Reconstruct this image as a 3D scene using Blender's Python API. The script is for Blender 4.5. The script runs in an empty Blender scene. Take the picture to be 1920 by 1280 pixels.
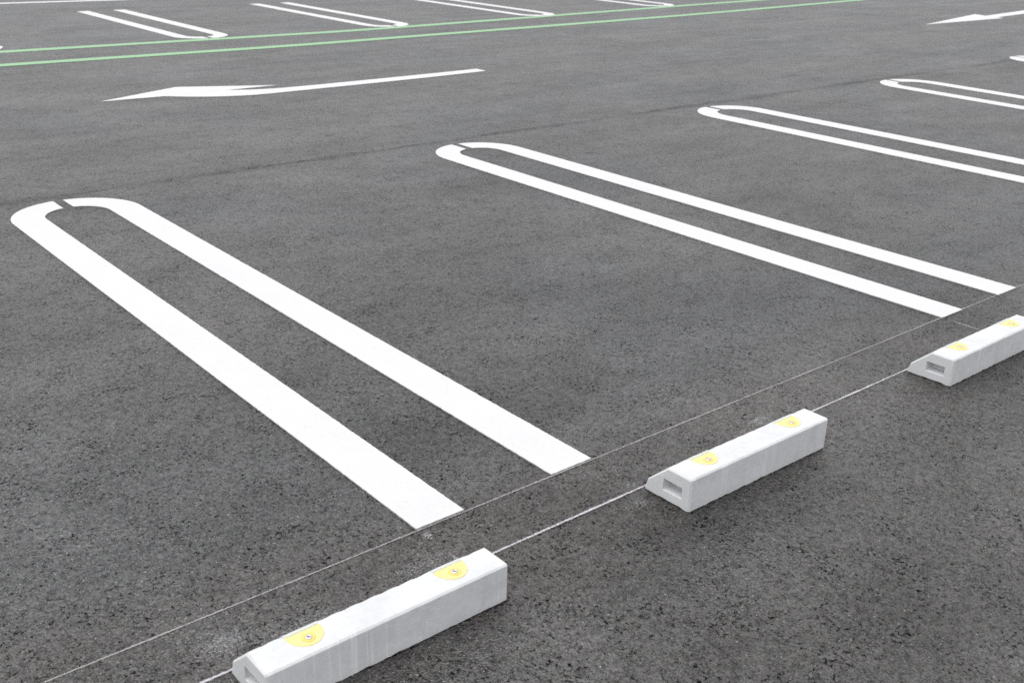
import bpy, bmesh, math, random
from mathutils import Vector, Matrix, noise
random.seed(7)
sc = bpy.context.scene
COL = sc.collection

# ------------------------------------------------------------------ camera
YAW, PIT, ROL = 0.70393075, 0.39423877, 0.02779637
fw = Vector((math.sin(YAW)*math.cos(PIT), math.cos(YAW)*math.cos(PIT), -math.sin(PIT)))
r0 = fw.cross(Vector((0, 0, 1))).normalized(); u0 = r0.cross(fw)
rx = r0*math.cos(ROL) + u0*math.sin(ROL); ux = u0*math.cos(ROL) - r0*math.sin(ROL)
cd = bpy.data.cameras.new('camera'); cam = bpy.data.objects.new('camera', cd); COL.objects.link(cam)
M = Matrix((rx, ux, -fw)).transposed().to_4x4(); M.translation = Vector((-1.3059236, -1.89220263, 1.47585725))
cam.matrix_world = M
cd.sensor_width = 36; cd.lens = 36*1991.56/1920; cd.clip_end = 2000; cd.clip_start = 0.05
cd.dof.use_dof = True; cd.dof.focus_distance = 3.4; cd.dof.aperture_fstop = 8.0
sc.camera = cam

# ------------------------------------------------------------------ sky, sun, exposure
SUN_EL, SUN_AZ = math.radians(74), math.radians(-68)      # azimuth measured from +y towards +x
w = bpy.data.worlds.new("World"); sc.world = w; w.use_nodes = True
nt = w.node_tree; nt.nodes.clear()
sky = nt.nodes.new('ShaderNodeTexSky'); sky.sky_type = 'NISHITA'; sky.sun_disc = False
sky.sun_elevation = SUN_EL; sky.sun_rotation = SUN_AZ
sky.air_density = 1.0; sky.dust_density = 4.0; sky.ozone_density = 1.0
hs = nt.nodes.new('ShaderNodeHueSaturation'); hs.inputs['Saturation'].default_value = 0.15
bg = nt.nodes.new('ShaderNodeBackground'); bg.inputs['Strength'].default_value = 0.15
wo = nt.nodes.new('ShaderNodeOutputWorld')
nt.links.new(sky.outputs[0], hs.inputs['Color']); cl = nt.nodes.new('ShaderNodeMix'); cl.data_type = 'RGBA'; cl.inputs[0].default_value = 0.55      # thin even cloud over the clear-sky model
cl.inputs[7].default_value = (5.05, 5.1, 5.22, 1)
nt.links.new(hs.outputs[0], cl.inputs[6]); nt.links.new(cl.outputs[2], bg.inputs[0]); nt.links.new(bg.outputs[0], wo.inputs[0])
sd = bpy.data.lights.new('sun', 'SUN'); sd.energy = 0.5; sd.angle = math.radians(80); sd.color = (1.0, 0.97, 0.93)
sun = bpy.data.objects.new('sun', sd); COL.objects.link(sun)
sv = Vector((math.sin(SUN_AZ)*math.cos(SUN_EL), math.cos(SUN_AZ)*math.cos(SUN_EL), math.sin(SUN_EL)))
sun.rotation_euler = sv.to_track_quat('Z', 'Y').to_euler(); sun.location = sv*30
sc.view_settings.view_transform = 'Standard'; sc.view_settings.look = 'None'
sc.view_settings.gamma = 1.0; sc.view_settings.use_curve_mapping = False
sc.view_settings.exposure = 0.80
sc.cycles.use_denoising = False
sc.cycles.max_bounces = 5; sc.cycles.use_adaptive_sampling = False

# ------------------------------------------------------------------ node helpers
class NG:
    def __init__(s, name):
        s.m = bpy.data.materials.new(name); s.m.use_nodes = True; s.t = s.m.node_tree; s.t.nodes.clear()
        s.out = s.t.nodes.new('ShaderNodeOutputMaterial')
        s.P = s.t.nodes.new('ShaderNodeTexCoord').outputs['Object']
    def put(s, sock, v):
        if isinstance(v, bpy.types.NodeSocket): s.t.links.new(v, sock)
        elif v is not None:
            if isinstance(v, (tuple, list)) and sock.type == 'RGBA' and len(v) == 3: v = (*v, 1)
            sock.default_value = v
    def math(s, op, a, b=None, c=None, clamp=False):
        n = s.t.nodes.new('ShaderNodeMath'); n.operation = op; n.use_clamp = clamp
        for i, v in enumerate((a, b, c)): 
            if v is not None: s.put(n.inputs[i], v)
        return n.outputs[0]
    def vmul(s, v, k):
        n = s.t.nodes.new('ShaderNodeVectorMath'); n.operation = 'MULTIPLY'; s.put(n.inputs[0], v); s.put(n.inputs[1], k); return n.outputs[0]
    def vadd(s, v, k):
        n = s.t.nodes.new('ShaderNodeVectorMath'); n.operation = 'ADD'; s.put(n.inputs[0], v); s.put(n.inputs[1], k); return n.outputs[0]
    def noise(s, vec, scale, detail=2, rough=.5, dist=0, color=False):
        n = s.t.nodes.new('ShaderNodeTexNoise'); s.put(n.inputs['Vector'], vec); n.inputs['Scale'].default_value = scale
        n.inputs['Detail'].default_value = detail; n.inputs['Roughness'].default_value = rough; n.inputs['Distortion'].default_value = dist
        return n.outputs['Color' if color else 'Fac']
    def vor(s, vec, scale, feature='F1', rnd=1):
        n = s.t.nodes.new('ShaderNodeTexVoronoi'); n.feature = feature; s.put(n.inputs['Vector'], vec)
        n.inputs['Scale'].default_value = scale; n.inputs['Randomness'].default_value = rnd; return n
    def map(s, v, a, b, c=0, d=1, smooth=False):
        n = s.t.nodes.new('ShaderNodeMapRange'); n.clamp = True
        if smooth: n.interpolation_type = 'SMOOTHSTEP'
        for i, x in enumerate((v, a, b, c, d)): s.put(n.inputs[i], x)
        return n.outputs[0]
    def mix(s, f, a, b, mode='MIX'):
        n = s.t.nodes.new('ShaderNodeMix'); n.data_type = 'RGBA'; n.blend_type = mode
        s.put(n.inputs[0], f); s.put(n.inputs[6], a); s.put(n.inputs[7], b); return n.outputs[2]
    def sep(s, v):
        n = s.t.nodes.new('ShaderNodeSeparateXYZ'); s.put(n.inputs[0], v); return n.outputs
    def comb(s, x, y, z):
        n = s.t.nodes.new('ShaderNodeCombineXYZ')
        for i, q in enumerate((x, y, z)): s.put(n.inputs[i], q)
        return n.outputs[0]
    def bump(s, h, strength, dist, normal=None):
        n = s.t.nodes.new('ShaderNodeBump'); n.inputs['Strength'].default_value = strength; n.inputs['Distance'].default_value = dist
        s.put(n.inputs['Height'], h)
        if normal is not None: s.put(n.inputs['Normal'], normal)
        return n.outputs[0]
    def bsdf(s, color, rough, normal=None, **kw):
        n = s.t.nodes.new('ShaderNodeBsdfPrincipled'); s.put(n.inputs['Base Color'], color); s.put(n.inputs['Roughness'], rough)
        if normal is not None: s.put(n.inputs['Normal'], normal)
        for k, v in kw.items(): s.put(n.inputs[k.replace('_', ' ')], v)
        return n.outputs[0]
    def done(s, sh):
        s.t.links.new(sh, s.out.inputs[0]); return s.m

# ------------------------------------------------------------------ materials
def asphalt():
    g = NG('asphalt'); P = g.P; X, Y, _ = g.sep(P)
    big = g.noise(P, 0.9, 3, .55)
    big2 = g.noise(g.vadd(P, (31, 7, 0)), 2.6, 3, .6)
    patch = g.noise(g.vadd(g.vmul(P, (.8, 1.3, 1)), (21, 4, 0)), 1.15, 4, .6, .4)   # binder-rich and lean patches
    streak = g.noise(g.vmul(P, (0.35, 2.6, 1)), 1.6, 4, .6)            # roller passes run along the aisle
    agg = g.vor(P, 215); aggc = g.sep(agg.outputs['Color'])
    agg2 = g.vor(g.vadd(P, (3, 5, 0)), 95); agg2c = g.sep(agg2.outputs['Color'])
    fine = g.noise(P, 420, 2, .6)
    grain = g.noise(P, 130, 3, .7)
    pitn = g.noise(P, 92, 5, .74, .6)
    clump = g.noise(P, 9, 3, .6)
    thr = g.map(clump, .3, .72, .358, .470)
    pit = g.map(g.math('SUBTRACT', thr, pitn), -.004, .012, 0, 1)      # 1 inside a void between the stones
    sq = g.math('ABSOLUTE', g.math('SUBTRACT', g.noise(g.vadd(P, (5, 17, 0)), 112, 3, .6, 1.3), .5))
    sqm = g.map(g.noise(g.vadd(P, (2, 9, 0)), 38, 3, .6), .47, .58, 0, 1)
    pit = g.math('MAXIMUM', pit, g.math('MULTIPLY', g.map(sq, .010, .024, 1, 0), sqm))
    v = g.map(big, .32, .68, .80, 1.18)
    v = g.math('MULTIPLY', v, g.math('MULTIPLY', g.map(big2, .3, .7, .88, 1.1), g.map(patch, .3, .7, .8, 1.15)))
    v = g.math('MULTIPLY', v, g.map(streak, .3, .7, .93, 1.07))
    v = g.math('MULTIPLY', v, g.map(aggc[0], 0, 1, .50, 1.65))
    v = g.math('MULTIPLY', v, g.map(agg2c[1], 0, 1, .85, 1.18))
    v = g.math('MULTIPLY', v, g.map(fine, .3, .7, .90, 1.10))
    v = g.math('MULTIPLY', v, g.map(grain, .3, .7, .84, 1.18))
    v = g.math('MULTIPLY', v, g.map(pit, 0, 1, 1, .08))  # dark binder in the voids, with their self-shadow painted into the colour
    # construction joint between bays and aisle
    wob = g.math('MULTIPLY', g.math('SUBTRACT', g.noise(g.vmul(P, (1, 0, 0)), 1.1, 4, .6), .5), .10)
    jy = g.math('SUBTRACT', g.math('SUBTRACT', Y, 3.70), wob)
    ja = g.math('ABSOLUTE', jy)
    jw = g.map(g.noise(g.vmul(P, (1, .2, 0)), 1.7, 3, .6), .38, .62, .014, .11)
    jm = g.math('MULTIPLY', g.math('SUBTRACT', 1, g.map(ja, 0, jw, 0, 1, True)), g.map(g.noise(P, 16, 3, .6), .3, .6, .25, 1))
    jm = g.math('MULTIPLY', jm, g.map(g.math('ADD', g.noise(g.vmul(P, (1, 0, 0)), .55, 2, .5), g.map(X, 3.0, 5.0, 0, .18)), .35, .55, .4, 1))
    v = g.math('MULTIPLY', v, g.map(jm, 0, 1, 1, .25))
    lt = g.math('SUBTRACT', 1, g.map(g.math('ABSOLUTE', g.math('ADD', jy, .115)), .004, .012, 0, 1))
    lt = g.math('MULTIPLY', lt, g.map(g.noise(g.vadd(g.vmul(P, (1, .3, 0)), (4, 0, 0)), 2.2, 4, .7), .50, .60, 0, .9))
    v = g.math('MULTIPLY', v, g.map(lt, 0, 1, 1, 1.9))
    # wider soft dark band on the bay side of the joint, and a second joint far off
    jb = g.math('SUBTRACT', 1, g.map(g.math('ABSOLUTE', g.math('SUBTRACT', jy, .05)), 0, .35, 0, 1, True))
    v = g.math('MULTIPLY', v, g.map(jb, 0, 1, 1, .93))
    j2 = g.math('SUBTRACT', 1, g.map(g.math('ABSOLUTE', g.math('ADD', g.math('SUBTRACT', Y, 11.0), wob)), 0, .12, 0, 1, True))
    v = g.math('MULTIPLY', v, g.map(j2, 0, 1, 1, .75))
    j3 = g.math('SUBTRACT', 1, g.map(g.math('ABSOLUTE', g.math('ADD', g.math('SUBTRACT', Y, 7.25), wob)), 0, .16, 0, 1, True))
    v = g.math('MULTIPLY', v, g.map(j3, 0, 1, 1, .93))
    v = g.math('MULTIPLY', v, g.map(jy, -.05, .1, 1, 1.10))          # aisle past the joint lightened in colour for its grazing sky sheen
    warm = g.mix(g.map(g.noise(g.vadd(P, (11, 3, 0)), .75, 3, .6), .40, .58), (.0205, .0201, .0204), (.027, .0236, .0208))
    strip = g.math('MULTIPLY', g.math('SUBTRACT', 1, g.map(g.math('ABSOLUTE', g.math('ADD', Y, .13)), .12, .42, 0, 1, True)), g.map(g.noise(P, 1.3, 3, .6), .35, .6, .3, 1))
    warm = g.mix(g.math('MULTIPLY', strip, .8), warm, (.034, .027, .022))     # mortar-coloured film tracked along the stop row
    hue = g.noise(P, 28, 3, .6, 0, True)
    warm = g.mix(.12, warm, g.mix(1, hue, (.1, .1, .1), 'MULTIPLY'))
    vc = g.comb(v, v, v)
    col = g.mix(1, warm, vc, 'MULTIPLY')
    # pale mineral grains
    sp = g.vor(g.vadd(P, (9, 2, 0)), 95); spc = g.sep(sp.outputs['Color'])
    spm = g.math('MULTIPLY', g.math('LESS_THAN', sp.outputs['Distance'], .16), g.math('GREATER_THAN', spc[0], .80))
    col = g.mix(g.math('MULTIPLY', spm, g.map(spc[1], 0, 1, .25, 1)), col, (.33, .32, .31))
    # drilling dust and chalk ticks by the wheel stops
    dust = None
    dn = g.noise(P, 170, 4, .75)
    for (x, y, rx_, ry_, k) in [(-.575, -.11, .12, .08, .56), (-.42, -.15, .26, .05, .46), (-.62, -.04, .16, .08, .40), (1.207, -.13, .10, .05, .60), (1.10, -.16, .12, .035, .4), (.60, -.17, .05, .05, .5),
                                (.55, -.25, .06, .05, .5), (.52, -.37, .06, .04, .3), (-.06, -.13, .22, .06, .50), (.03, -.40, .10, .05, .3), (2.02, -.14, .12, .05, .3), (1.0, -.15, .14, .04, .25),
                                (.012, -.035, .02, .03, .8), (.009, -.155, .012, .05, .7), (.01, -.10, .008, .11, .45), (2.515, -.10, .0045, .085, 1.2), (.605, -.42, .12, .03, .25), (3.03, -.12, .03, .03, .4)]:
        q = g.vmul(g.vadd(P, (-x, -y, 0)), (1/rx_, 1/ry_, 0))
        ln = g.t.nodes.new('ShaderNodeVectorMath'); ln.operation = 'LENGTH'; g.put(ln.inputs[0], q)
        d = g.math('MULTIPLY', g.map(ln.outputs['Value'], .1, 1.25, 1, 0, True), k)
        dust = d if dust is None else g.math('MAXIMUM', dust, d)
    dm = g.map(g.math('ADD', dust, g.math('MULTIPLY', g.math('SUBTRACT', dn, .5), 2.6)), .50, 1.15, 0, .8)
    dm = g.math('MULTIPLY', dm, g.map(dust, 0, .15, 0, 1))
    col = g.mix(dm, col, (.50, .51, .53))
    hgt = g.math('ADD', g.math('MULTIPLY', g.math('SUBTRACT', 1, pit), 1.0),
                 g.math('ADD', g.math('MULTIPLY', agg.outputs['Distance'], -1.2), g.math('MULTIPLY', grain, .9)))
    nrm = g.bump(hgt, .6, .003)
    rough = g.map(streak, .3, .7, .36, .46)
    return g.done(g.bsdf(col, rough, nrm, Specular_IOR_Level=g.math('MULTIPLY', g.math('MULTIPLY', g.math('MULTIPLY', g.map(pit, 0, 1, 1.0, .05), g.math('MULTIPLY', g.map(aggc[1], 0, 1, .42, 1.58), g.map(agg2c[2], 0, 1, .88, 1.14))), g.map(jm, 0, 1, 1, .25)), g.math('MULTIPLY', g.map(patch, .30, .70, .62, 1.12), g.map(big2, .3, .7, .85, 1.12)))))

def paint(name, base, worn=.0):
    g = NG(name); P = g.P
    n1 = g.noise(P, 3.5, 4, .6); n2 = g.noise(P, 90, 3, .65)
    k = g.math('MULTIPLY', g.map(n1, .3, .7, .965, 1.02), g.map(n2, .3, .7, .97, 1.02))
    col = g.mix(1, base, g.comb(k, k, k), 'MULTIPLY')
    pin = g.map(g.noise(P, 70, 4, .7, .6), .30, .335, 1, 0)          # pinholes where the film sank into a void
    col = g.mix(g.math('MULTIPLY', pin, .6), col, (.30, .30, .30))
    nrm = g.bump(g.noise(P, 130, 3, .65), .25, .0015)
    return g.done(g.bsdf(col, .6, nrm, Specular_IOR_Level=.3))

def chalk(name, yc, half, dens, base, top=.92):
    g = NG(name); P = g.P
    Y = g.sep(P)[1]
    n = g.noise(P, 190, 4, .75); m = g.noise(g.vmul(P, (1, 0, 0)), 3.5, 4, .65)
    d = g.math('DIVIDE', g.math('ABSOLUTE', g.math('ADD', g.math('SUBTRACT', Y, yc), g.math('MULTIPLY', g.math('SUBTRACT', g.noise(g.vmul(P, (1, 0, 0)), .8, 2), .5), .006))), half)
    f = g.math('ADD', g.math('ADD', g.math('MULTIPLY', g.math('SUBTRACT', n, .5), 1.9), g.math('MULTIPLY', g.math('SUBTRACT', m, .5), 1.0)), g.math('SUBTRACT', 1, d))
    a = g.map(f, dens, dens+.55, 0, top)
    tr = g.t.nodes.new('ShaderNodeBsdfTransparent'); ms = g.t.nodes.new('ShaderNodeMixShader')
    g.put(ms.inputs[0], a); g.t.links.new(tr.outputs[0], ms.inputs[1]); g.t.links.new(g.bsdf(base, .8), ms.inputs[2])
    return g.done(ms.outputs[0])

def concrete():
    g = NG('concrete')
    oi = g.t.nodes.new('ShaderNodeObjectInfo').outputs['Random']
    P = g.vadd(g.P, g.comb(g.math('MULTIPLY', oi, 37.0), g.math('MULTIPLY', oi, 11.0), 0))
    X, Y, Z = g.sep(g.P)
    geo = g.t.nodes.new('ShaderNodeNewGeometry'); N = g.sep(geo.outputs['True Normal'])
    rear = g.math('LESS_THAN', N[1], -.7)
    n1 = g.noise(P, 9, 4, .6); n2 = g.noise(P, 60, 4, .65); n3 = g.noise(P, 350, 2, .6)
    k = g.math('MULTIPLY', g.math('MULTIPLY', g.map(n1, .3, .7, .92, 1.05), g.map(n2, .3, .7, .95, 1.04)), g.map(n3, .3, .7, .96, 1.03))
    col = g.mix(1, (.575, .586, .594), g.comb(k, k, k), 'MULTIPLY')
    st = g.noise(g.vmul(P, (75, 1, 1.6)), 1, 3, .65)                  # lime runs down the back face
    stm = g.math('MULTIPLY', g.map(st, .53, .62, 0, 1), g.map(g.noise(P, 6, 2, .5), .40, .58, 0, 1))
    col = g.mix(g.math('MULTIPLY', g.math('MULTIPLY', stm, rear), .34), col, (.80, .81, .82))
    sm = g.math('MULTIPLY', g.map(g.noise(g.vmul(P, (1, 1, 1)), 14, 3, .6), .54, .64, 0, 1), rear)
    col = g.mix(g.math('MULTIPLY', sm, .30), col, (.40, .41, .42))
    pore = g.vor(P, 150); pc = g.sep(pore.outputs['Color'])
    pm = g.math('MULTIPLY', g.math('LESS_THAN', pore.outputs['Distance'], .17), g.math('GREATER_THAN', pc[0], .88))
    col = g.mix(g.math('MULTIPLY', pm, .45), col, (.30, .30, .31))
    foot_tone = g.map(Z, 0, .018, .35, 0)  # darker, noise-broken tone towards the bottom edge
    col = g.mix(g.math('MULTIPLY', foot_tone, g.map(n2, .4, .6, 0, 1)), col, (.36, .36, .36))
    nrm = g.bump(g.math('ADD', g.math('ADD', n2, g.math('MULTIPLY', n3, .4)), g.math('MULTIPLY', pm, -.8)), .4, .0012)
    return g.done(g.bsdf(col, .75, nrm, Specular_IOR_Level=.3))

def plastic():
    g = NG('amber_plastic'); n = g.noise(g.P, 60, 3, .6)
    col = g.mix(g.map(n, .35, .65), (.70, .60, .22), (.70, .62, .29))
    return g.done(g.bsdf(col, .38, None, Subsurface_Weight=.15, Subsurface_Radius=(.01, .008, .002), Subsurface_Scale=.3))
def plastic2():
    g = NG('amber_plastic_deep'); return g.done(g.bsdf((.68, .54, .15), .35))
def clear():
    g = NG('clear_plastic')
    return g.done(g.bsdf((.66, .68, .66), .25, None, Transmission_Weight=.25))
def metal():
    g = NG('zinc'); return g.done(g.bsdf((.62, .60, .57), g.map(g.noise(g.P, 400), .3, .7, .3, .5), None, Metallic=.85))
def dark():
    g = NG('socket_dark'); return g.done(g.bsdf((.12, .085, .07), .7))  # dark brown for the disc in the screw head's socket

MA, MW = asphalt(), paint('white_road_paint', (.575, .575, .577))
MG = paint('green_road_paint', (.245, .415, .245))
MCA, MCB = chalk('chalk_faint', -.0035, .0044, .36, (.44, .42, .42), .65), chalk('chalk_bold', -.1985, .0076, .42, (.52, .51, .54))
MC, MP, MP2, MCL, MM, MD = concrete(), plastic(), plastic2(), clear(), metal(), dark()

# ------------------------------------------------------------------ object helpers
def link(name, me, mat=None, parent=None):
    o = bpy.data.objects.new(name, me); COL.objects.link(o)
    if mat: me.materials.append(mat)
    if parent: o.parent = parent
    return o
def empty(name, loc=(0, 0, 0), rz=0):
    o = bpy.data.objects.new(name, None); COL.objects.link(o); o.location = loc; o.rotation_euler = (0, 0, rz)
    o.empty_display_size = .1; return o
def tag(o, label, cat, group=None):
    o['label'] = label; o['category'] = cat
    if group: o['group'] = group
    return o
def jag(pts, step=.009, amp=.0016, seed=0, closed=True):
    """subdivide an outline and roughen it the way paint creeps over stones"""
    out = []; n = len(pts); acc = seed*7.3
    for i in range(n if closed else n-1):
        a = Vector(pts[i]).to_2d(); b = Vector(pts[(i+1) % n]).to_2d(); d = b-a; L = d.length
        k = max(1, int(L/step)); nn = Vector((-d.y, d.x)).normalized() if L > 0 else Vector((0, 0))
        for j in range(k):
            p = a + d*(j/k)
            q = noise.noise(Vector((p.x*70, p.y*70, acc)))*1.3 + noise.noise(Vector((p.x*180, p.y*180, acc+5)))*.8
            q2 = noise.noise(Vector((p.x*1.3, p.y*1.3, acc+2)))*1.5
            out.append(p + nn*(q*amp + q2*amp*.7) if j else p)
    return out
def sheet(name, pts, mat, parent=None, z0=.0005, z1=.004):
    """flat paint film with a real edge, outline given in the parent's space"""
    bm = bmesh.new()
    top = [bm.verts.new((p[0], p[1], z1)) for p in pts]
    bot = [bm.verts.new((p[0], p[1], z0)) for p in pts]
    f = bm.faces.new(top)
    n = len(pts)
    for i in range(n): bm.faces.new((top[i], bot[i], bot[(i+1) % n], top[(i+1) % n]))
    bmesh.ops.triangulate(bm, faces=[f])
    bmesh.ops.recalc_face_normals(bm, faces=bm.faces)
    me = bpy.data.meshes.new(name); bm.to_mesh(me); bm.free()
    return link(name, me, mat, parent)

# ------------------------------------------------------------------ ground
bm = bmesh.new(); R = 260
bmesh.ops.create_grid(bm, x_segments=40, y_segments=40, size=R)
me = bpy.data.meshes.new('ground'); bm.to_mesh(me); bm.free()
ground = link('ground', me, MA); ground['kind'] = 'structure'

# ------------------------------------------------------------------ long U-shaped bay markings
def arm(side, W, L, wd=.152, gap=.05, n=26):
    """outline of one half of the U (side -1 left, +1 right); the U spans 0..W, closed end at y=L"""
    Ro, Ri, cx = W/2, W/2-wd, W/2
    cy = L-Ro; g2 = gap/2
    ao = math.asin(g2/Ro); ai = math.asin(g2/Ri)
    pts = [(-Ro, 0)]
    pts += [(-Ro*math.cos(t), cy+Ro*math.sin(t)) for t in [(math.pi/2-ao)*i/n for i in range(n+1)]]
    pts += [(-Ri*math.cos(t), cy+Ri*math.sin(t)) for t in [(math.pi/2-ai)*(1-i/n) for i in range(n+1)]]
    pts += [(-Ri, 0)]
    return [(cx+x, y) if side < 0 else (cx-x, y) for x, y in pts]
def bay(x, y, W, L, label, group, rz=0, flip=False, step=.009, amp=.0011, gap=.05):
    e = empty('bay_marking', (x, y, 0), rz + (math.pi if flip else 0))
    for i, sgn in enumerate((-1, 1)):
        sheet('painted_stripe', jag(arm(sgn, W, L, gap=gap), step, amp, seed=x*3.1+i), MW, e)
    return tag(e, label, 'road marking', group)
G1 = 'white U-shaped markings between the near parking bays'
G2 = 'white U-shaped markings of the far bay row'
bay(.003, .003, .609, 3.60, 'largest white U-shaped bay marking, nearest the camera, its tip at the left edge', G1)
bay(2.509, -.006, .597, 3.585, 'white U-shaped bay marking, second nearest, its tip left of the image centre', G1)
bay(4.998, 0, .63, 3.60, 'white U-shaped bay marking, third in the near row, below the long dark joint', G1, step=.02, amp=.002)
bay(7.36, 0, .655, 3.66, 'thin white U-shaped bay marking, fourth in the near row, at the upper right edge', G1, rz=-.06, step=.03, amp=.002)
bay(10.42, 0, .64, 3.86, 'white rounded tip of the fifth near-row bay marking, cut off at the right edge', G1, rz=-.01, step=.03, amp=.002)
F = [(1.75, 9.32, .62, 12.55, 'far bay marking barely entering at the left edge above the green lines'),
     (4.115, 9.30, .62, 12.55, 'far white U-shaped bay marking furthest left of those fully in view, touching the green line'),
     (6.56, 9.33, .63, 12.60, 'far white U-shaped bay marking second from left, both open ends just below the top edge'),
     (9.15, 9.50, .64, 12.9, 'far white U-shaped bay marking third from left, its open ends cut by the top edge'),
     (11.93, 9.78, .66, 13.2, 'far white bay marking tip furthest right, only its rounded end in view')]
for i, (xr, yt, W, ye, lab) in enumerate(F):
    bay(xr, ye, W, ye-yt, lab, G2, flip=True, step=.04, amp=.002)

# ------------------------------------------------------------------ green walkway lines, white edge line
def ribbon(pts, wd):
    l, r = [], []
    for i, p in enumerate(pts):
        a = Vector(pts[max(0, i-1)]); b = Vector(pts[min(len(pts)-1, i+1)]); d = (b-a).normalized(); n = Vector((-d.y, d.x))
        l.append(Vector(p)+n*wd/2); r.append(Vector(p)-n*wd/2)
    return l + r[::-1]
def smooth(pts, k=8):
    out = []
    for i in range(len(pts)-1):
        p0, p1, p2, p3 = [Vector(pts[min(max(j, 0), len(pts)-1)]) for j in (i-1, i, i+1, i+2)]
        for j in range(k):
            t = j/k
            out.append(.5*((2*p1)+(p2-p0)*t+(2*p0-5*p1+4*p2-p3)*t*t+(3*p1-p0-3*p2+p3)*t**3))
    return out + [Vector(pts[-1])]
GG = 'pair of pale green walkway lines'
o = sheet('walkway_line', jag(ribbon(smooth([(-8, 9.2), (1.6, 9.235), (4.4, 9.215), (6.3, 9.27), (12.2, 9.77), (14.4, 9.93), (26, 10.8)]), .155), .05, .002, 3), MG, z0=.0003, z1=.0028)
tag(o, 'farther of the two pale green lines, touching the tips of the far bay markings', 'road marking', GG)
o = sheet('walkway_line', jag(ribbon(smooth([(-8, 8.4), (1.4, 8.37), (4, 8.355), (5.75, 8.43), (10.95, 8.71), (16, 9.165), (26, 10.0)]), .15), .05, .002, 4), MG)
tag(o, 'nearer of the two pale green lines, with bare asphalt on both sides', 'road marking', GG)
o = sheet('edge_line', jag(ribbon(smooth([(-8, 14.3), (0, 14.1), (2.97, 13.98), (4.0, 13.92), (5.0, 13.86), (6.2, 13.78), (12, 13.6)]), .15), .05, .002, 5), MW)
tag(o, 'thin white line across the top left corner behind the far bays', 'road marking')

# ------------------------------------------------------------------ arrows
ar = empty('turn_arrow', (2.2, 6.2, 0)); tag(ar, 'long white curved turn arrow in the aisle at upper left', 'road marking', 'white arrows painted in the aisle')
def loc(pts, c=(2.2, 6.2)): return [(x-c[0], y-c[1]) for x, y in pts]
sheet('arrow_head', jag(loc([(1.479, 6.205), (2.205, 6.53), (2.939, 6.205), (2.482, 6.194), (1.964, 6.181)][::-1]), .03, .0015, 6), MW, ar)
top = smooth([(2.482, 6.191), (2.60, 6.138), (2.75, 6.09), (3.056, 6.058), (4.246, 6.073), (4.949, 6.100)], 6)
bot = smooth([(4.950, 5.953), (4.13, 5.908), (2.96, 5.884), (2.638, 5.882), (2.464, 5.908), (2.287, 5.968), (2.119, 6.062), (1.964, 6.178)], 6)
sheet('arrow_shaft', jag(loc([tuple(p) for p in top+bot][::-1]), .03, .0015, 7), MW, ar)
ar = empty('straight_arrow', (15.2, 6.45, 0)); tag(ar, 'white straight arrow pointing left, cut by the right edge near the top', 'road marking', 'white arrows painted in the aisle')
c2 = (15.2, 6.45)
sheet('arrow_head', jag(loc([(13.036, 6.258), (15.314, 6.740), (15.22, 6.514), (15.17, 6.31), (15.13, 6.19)][::-1], c2), .04, .0015, 8), MW, ar)
sheet('arrow_shaft', jag(loc([(15.223, 6.514), (16.829, 6.705), (18.3, 6.86), (18.25, 6.64), (16.211, 6.402), (15.173, 6.31)][::-1], c2), .04, .0015, 9), MW, ar)

# ------------------------------------------------------------------ snapped layout lines
def snapline(y, wd, x0, x1, z, mat, seed, name, label):
    pts = []; x = x0
    while x < x1:
        pts.append((x, y + 0)); x += .02
    P = ribbon(pts, wd)
    k = len(pts)
    o = sheet(name, P, mat, None, .0002, z)
    return tag(o, label, 'layout line', 'thin layout lines snapped on the asphalt')
snapline(-.0035, .010, -2.5, 9, .0022, MCA, 1, 'layout_line', 'faint hair-thin grey line running past the open ends of the bay markings')
snapline(-.1985, .022, -2.5, 9, .0030, MCB, 2, 'layout_line', 'brighter chalk line running from wheel stop to wheel stop')

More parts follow.
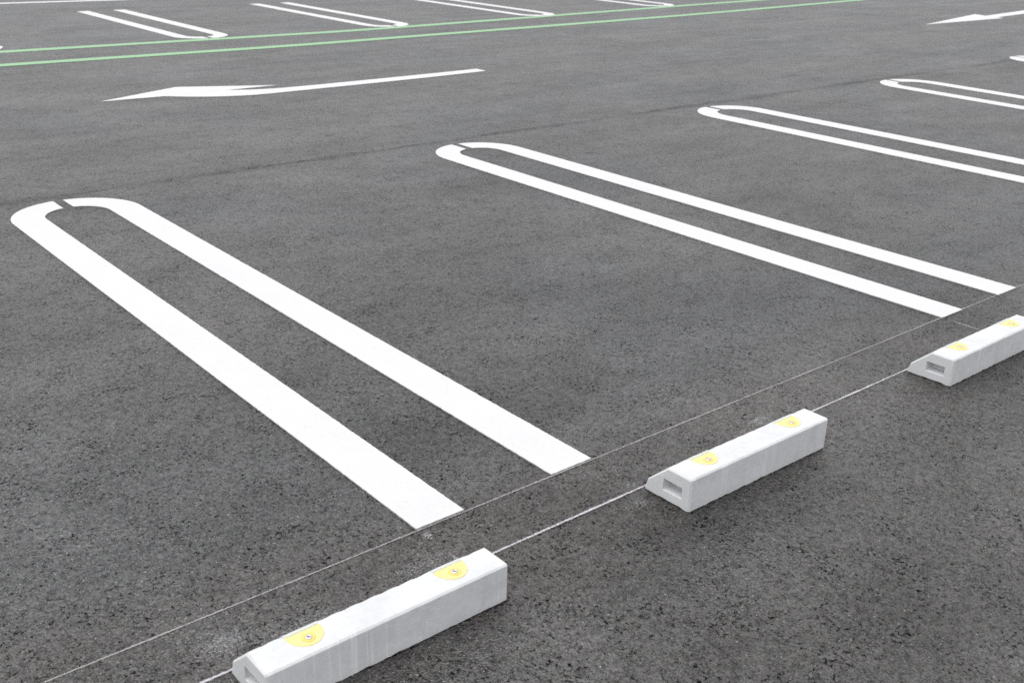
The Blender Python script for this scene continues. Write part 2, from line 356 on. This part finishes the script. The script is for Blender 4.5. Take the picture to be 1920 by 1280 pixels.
# ------------------------------------------------------------------ concrete wheel stop
LS, BW, HH, TT, TH, TD = .600, .162, .0985, .0831, .0347, .0098
def profile(ins=0.0, shift=0.0):
    """section (y,z), counter-clockwise; rear face at y=0, toe at y=BW. ins = end chamfer inset"""
    c = .0045
    return [(ins, 0), (ins, .03), (ins, .06), (ins, HH-c-ins*.6), (c+ins*.6, HH-ins), (.03, HH-ins), (.055, HH-ins), (TT-ins*.45+shift, HH-ins),
            (TT+.5*(BW-TD-TT)-ins*.6+shift, (HH+TH)/2-ins*.6), (BW-TD-ins*.9, TH-ins*.1), (BW-ins, 0),
            (.135, 0), (.115, 0), (.095, 0), (.075, 0), (.055, 0), (.035, 0), (.018, 0)]
def block_mesh():
    bm = bmesh.new(); rings = []; n = 100
    us = [(0, .005), (.005, 0)] + [(.005+(LS-.01)*i/n, 0) for i in range(1, n)] + [(LS-.005, 0), (LS, .005)]
    for u, ins in us:
        s = .0011*max(-1, min(1, 2.2*math.sin(2*math.pi*u/.047))) if .03 < u < LS-.03 else 0
        ring = []
        for j, (y, z) in enumerate(profile(ins, s)):
            if z == 0: z = max(0, .0016 + .0030*noise.noise(Vector((u*38, y*38, 2))) + .0014*noise.noise(Vector((u*120, y*120, 8))))
            dx = .0005*noise.noise(Vector((u*25, j*3.3, 1))); 
            ring.append(bm.verts.new((u, y+dx*.8, z+(dx*.5 if z > .01 else 0))))
        rings.append(ring)
    m = len(rings[0])
    for a, b in zip(rings, rings[1:]):
        for j in range(m): bm.faces.new((a[j], a[(j+1) % m], b[(j+1) % m], b[j]))
    for ring, u, sg in ((rings[0], 0, 1), (rings[-1], LS, -1)):      # hand slot in each end
        S = [(.029, .0275), (.095, .0275), (.095, .061), (.029, .061)]
        cyc, czc = .062, .044
        r1 = [bm.verts.new((u, y, z)) for y, z in S]
        r2 = [bm.verts.new((u+sg*.034, cyc+(y-cyc)*.80, czc+(z-czc)*.62)) for y, z in S]
        e = [bm.edges.new((r1[i], r1[(i+1) % 4])) for i in range(4)]
        eo = [bm.edges.get((ring[j], ring[(j+1) % m])) for j in range(m)]
        bmesh.ops.triangle_fill(bm, use_beauty=True, use_dissolve=False, edges=e+eo)
        for i in range(4): bm.faces.new((r1[i], r1[(i+1) % 4], r2[(i+1) % 4], r2[i]))
        bm.faces.new(r2)
    bmesh.ops.recalc_face_normals(bm, faces=bm.faces)
    me = bpy.data.meshes.new('concrete_block'); bm.to_mesh(me); bm.free(); return me

def dplate(yo, top, x0):
    """half-round plate outline; straight side at y=top, rounded side towards the rear"""
    cx = 0; hw = .0395; dep = top-yo
    pts = []
    for i in range(33):
        t = math.pi*i/32
        pts.append((cx+hw*math.cos(t)*(1.0), top-dep*math.sin(t)**.88))
    return pts
def plate_mesh(name, pts, z0, z1, rim=0.0):
    bm = bmesh.new(); n = len(pts)
    cxx = sum(p[0] for p in pts)/n; cyy = sum(p[1] for p in pts)/n
    def ring(k, z): return [bm.verts.new((cxx+(p[0]-cxx)*k, cyy+(p[1]-cyy)*k, z)) for p in pts]
    a, b, c = ring(1, z0), ring(1, z1-.0006), ring(.975, z1)
    rs = [a, b, c]
    if rim: rs += [ring(.91, z1), ring(.885, z1-rim)]
    for p, q in zip(rs, rs[1:]):
        for j in range(n): bm.faces.new((p[j], p[(j+1) % n], q[(j+1) % n], q[j]))
    bm.faces.new(rs[-1])
    bmesh.ops.recalc_face_normals(bm, faces=bm.faces)
    me = bpy.data.meshes.new(name); bm.to_mesh(me); bm.free(); return me
def lathe(name, prof, n=24):
    bm = bmesh.new(); rs = []
    for r, z in prof: rs.append([bm.verts.new((r*math.cos(2*math.pi*i/n), r*math.sin(2*math.pi*i/n), z)) for i in range(n)])
    for p, q in zip(rs, rs[1:]):
        for j in range(n): bm.faces.new((p[j], p[(j+1) % n], q[(j+1) % n], q[j]))
    bm.faces.new(rs[-1]); bmesh.ops.recalc_face_normals(bm, faces=bm.faces)
    me = bpy.data.meshes.new(name); bm.to_mesh(me); bm.free()
    for f in me.polygons: f.use_smooth = True
    return me
def lens_mesh():
    """clear strip: lies on the top edge, bends over the ridge and runs down the sloping face"""
    bm = bmesh.new(); e = .0016
    d = Vector((BW-TD-TT, TH-HH)).normalized(); nn = Vector((-d.y, d.x))
    path = [Vector((.0745, HH+e)), Vector((TT, HH+e+.0002)), Vector((TT, HH))+d*.004+nn*(e+.0003), Vector((TT, HH))+d*.045+nn*e]
    low = [Vector((.0745, HH-.001)), Vector((TT-.001, HH-.002)), Vector((TT, HH))+d*.004-nn*.001, Vector((TT, HH))+d*.045-nn*.001]
    A = [[bm.verts.new((x, p.x, p.y)) for p in path] for x in (-.0385, .0385)]
    B = [[bm.verts.new((x, p.x, p.y)) for p in low] for x in (-.0385, .0385)]
    for i in range(3):
        bm.faces.new((A[0][i], A[1][i], A[1][i+1], A[0][i+1])); bm.faces.new((B[0][i], B[0][i+1], B[1][i+1], B[1][i]))
        for s in (0, 1): bm.faces.new((A[s][i], A[s][i+1], B[s][i+1], B[s][i]))
    bm.faces.new((A[0][0], A[1][0], B[1][0], B[0][0])); bm.faces.new((A[0][3], A[1][3], B[1][3], B[0][3]))
    bmesh.ops.recalc_face_normals(bm, faces=bm.faces)
    me = bpy.data.meshes.new('clear_strip'); bm.to_mesh(me); bm.free(); return me

def make_stop():
    e = empty('wheel_stop')
    b = link('concrete_block', block_mesh(), MC, e)
    md = b.modifiers.new('bevel', 'BEVEL'); md.width = .0010; md.segments = 2; md.limit_method = 'ANGLE'; md.angle_limit = math.radians(28)
    for k, u in enumerate((.119, .483)):
        p = link('reflector', plate_mesh('reflector', dplate(.0235, .0740, 0), HH-.002, HH+.0016, .0007), MP, e); p.location = (u, 0, 0)
        link('clear_strip', lens_mesh(), MCL, p)
        s = link('dished_washer', lathe('dished_washer', [(.0145, 0), (.0145, .0006), (.0132, .0012), (.0085, .0002)]), MP2, p); s.location = (.001, .0480, HH+.0011)
        s = link('screw', lathe('screw', [(.0078, 0), (.0078, .0012), (.0066, .0026), (.0032, .0030), (.0028, .0012)]), MM, p); s.location = (.001, .0480, HH+.0012)
        s = link('screw_socket', lathe('screw_socket', [(.0035, 0), (.0034, .0004)]), MD, p); s.location = (.001, .0480, HH+.0026)
    return e
def copy_tree(o, parent=None):
    c = o.copy(); COL.objects.link(c); c.parent = parent
    for ch in list(o.children): copy_tree(ch, c)
    return c
SV = -.3643
proto = make_stop()
SG = 'white concrete wheel stops with yellow reflectors'
for i, (u, dv, rz, lab) in enumerate([(-.6015, .0, .004, 'nearest concrete wheel stop, its hollow end cut off by the bottom edge'),
                                  (.6155, .0, -.003, 'middle concrete wheel stop, whole in view, pale runs down its grey back'),
                                  (1.927, -.001, .004, 'farthest concrete wheel stop, running out of the frame at the right edge')]):
    o = proto if i == 0 else copy_tree(proto)
    o.location = (u, SV+dv, 0); o.scale.x = 1.007 if i == 0 else 1.0; o.rotation_euler = (0, 0, rz); tag(o, lab, 'wheel stop', SG)
